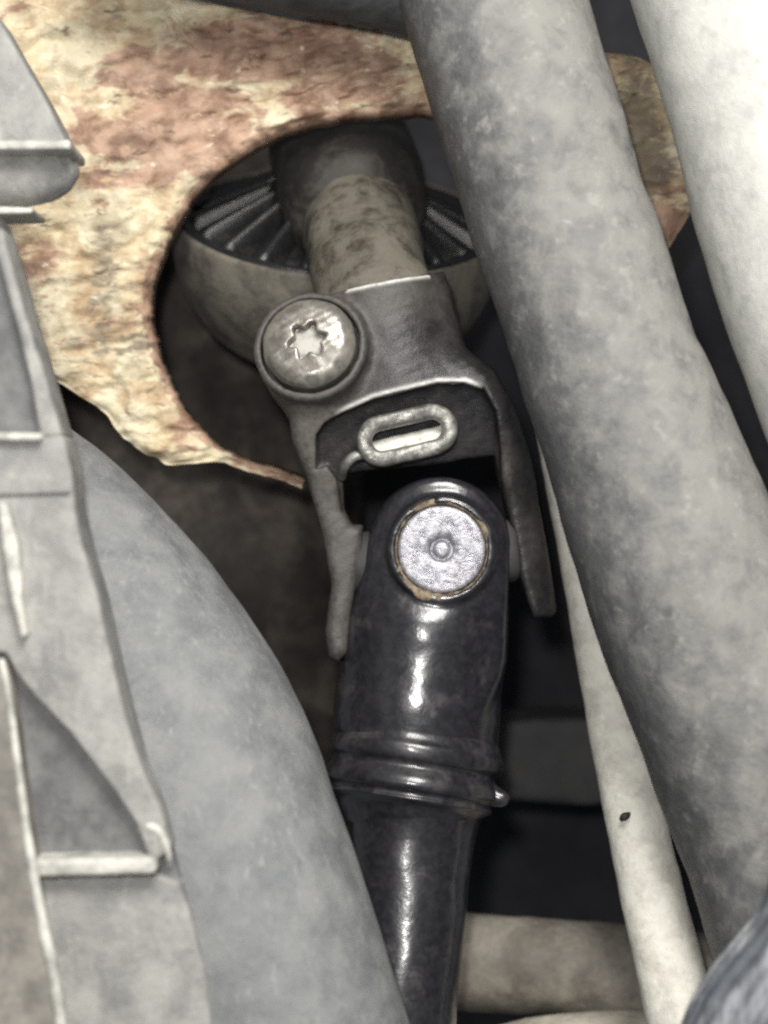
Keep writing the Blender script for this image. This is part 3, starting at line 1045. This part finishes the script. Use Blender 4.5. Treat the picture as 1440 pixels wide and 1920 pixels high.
# ================================================================== LEFT PLASTIC BRACKETS
clip = thing('plastic_clip', 'grey moulded plastic clip with rounded foot at upper left', 'clip', P(30, 400, -30))
def add(parent, name, poly, d0, d1, mat, bev=0.5, ang=40):
    v, f = prism(poly, d0, d1, bev)
    o = link_mesh(name, v, f, M[mat], parent)
    autosmooth(o, ang)
    return o


add(clip, 'wing', [(-90, -10), (-10, 20), (26, 85), (75, 168), (128, 270), (-90, 272)], -30, -14, 'bracket', 0.7)
add(clip, 'lip', [(-90, 264), (131, 262), (131, 279), (-90, 281)], -35, -16, 'bracket_lit_edge', 0.5)
v, f = tube([(-120, 334, -24, 56), (-40, 334, -24, 57), (30, 335, -24, 56), (80, 330, -24, 52), (108, 322, -23, 45), (124, 316, -22, 32), (131, 312, -21, 12)], 8, 40, 0.5, 0.12, seed=71)
link_mesh('foot', v, f, M['bracket'], clip)
add(clip, 'sole', [(-90, 384), (34, 388), (62, 390), (60, 399), (-90, 402)], -32, -18, 'bracket_lit_edge', 0.4)

BO = -14


def addb(parent, name, poly, d0, d1, mat, bev=0.5):
    return add(parent, name, poly, d0 + BO, d1 + BO, mat, bev)


br = thing('plastic_bracket', 'long ribbed grey plastic bracket running down the left edge', 'bracket', P(150, 1990, -34))
EDGE = [(118, 815), (136, 888), (140, 955), (158, 1035), (182, 1113), (206, 1220), (234, 1340), (268, 1445), (302, 1518), (324, 1590)]
RIGHT = [(-8, 400), (18, 480), (48, 590), (83, 700), (112, 800)] + EDGE[1:] + [(340, 1650), (357, 1716), (384, 1811), (398, 1919), (412, 2040)]
addb(br, 'back_plate', [(-120, 400)] + RIGHT + [(-120, 2040)], -30, -16, 'bracket_dark', 0.8)
# raised right flange
INNER = [(6, 1050), (0, 1130), (12, 1225), (30, 1262), (66, 1308), (130, 1372), (212, 1480), (256, 1545), (276, 1600)]
addb(br, 'flange', [(-120, 826), (60, 822), *EDGE, (300, 1612), (276, 1604)]
    + [(256, 1547), (212, 1482), (130, 1374), (66, 1310), (30, 1264), (10, 1225), (-120, 1225)], -34, -20, 'bracket', 0.9)
addb(br, 'upper_flange', [(4, 425), (18, 480), (48, 590), (83, 700), (112, 800), (116, 818), (74, 820), (58, 720), (28, 600), (0, 500), (-20, 440)], -33, -20, 'bracket', 0.8)
addb(br, 'cross_rib', [(-120, 808), (78, 812), (78, 826), (-120, 826)], -36, -24, 'bracket_lit_edge', 0.6)
addb(br, 'cross_rib', [(-120, 920), (132, 915), (131, 926), (-120, 932)], -34.8, -24, 'bracket', 0.5)
addb(br, 'ridge', [(-6, 940), (14, 945), (32, 1010), (40, 1080), (40, 1125), (52, 1190), (40, 1200), (22, 1130), (6, 1050)], -37, -24, 'bracket_lit_edge', 0.8)
addb(br, 'cross_rib', [(60, 1612), (288, 1608), (296, 1622), (292, 1640), (66, 1646)], -37, -22, 'bracket_lit_edge', 0.9)
v, f = tube([(262, 1556, -32 + BO, 6), (278, 1548, -33.4 + BO, 8), (296, 1556, -33.6 + BO, 9), (308, 1576, -33.6 + BO, 8), (316, 1602, -33.4 + BO, 6), (318, 1626, -32 + BO, 4)], 8, 20)
link_mesh('corner_bead', v, f, M['bracket_lit_edge'], br)
addb(br, 'lower_panel', [(60, 1648), (300, 1640), (338, 1654), (357, 1716), (384, 1811), (398, 1919), (412, 2040), (130, 2040), (108, 1900)], -33, -20, 'bracket', 1.0)
addb(br, 'side_rail', [(-120, 1236), (4, 1240), (18, 1300), (40, 1470), (62, 1620), (84, 1740), (106, 1850), (132, 2040), (-120, 2040)], -38, -22, 'bracket_tan', 1.2)
v, f = tube([(2, 1236, -37.2 + BO, 5), (16, 1300, -37.6 + BO, 7), (38, 1470, -37.6 + BO, 8), (60, 1620, -37.6 + BO, 9), (82, 1740, -37.6 + BO, 11), (104, 1850, -37.6 + BO, 12), (130, 2040, -37.6 + BO, 12)], 8, 18, 0.12, 0.2)
link_mesh('rail_bead', v, f, M['bracket_lit_edge'], br)
for o in sc.objects:
    if "_org" in o:
        del o["_org"]
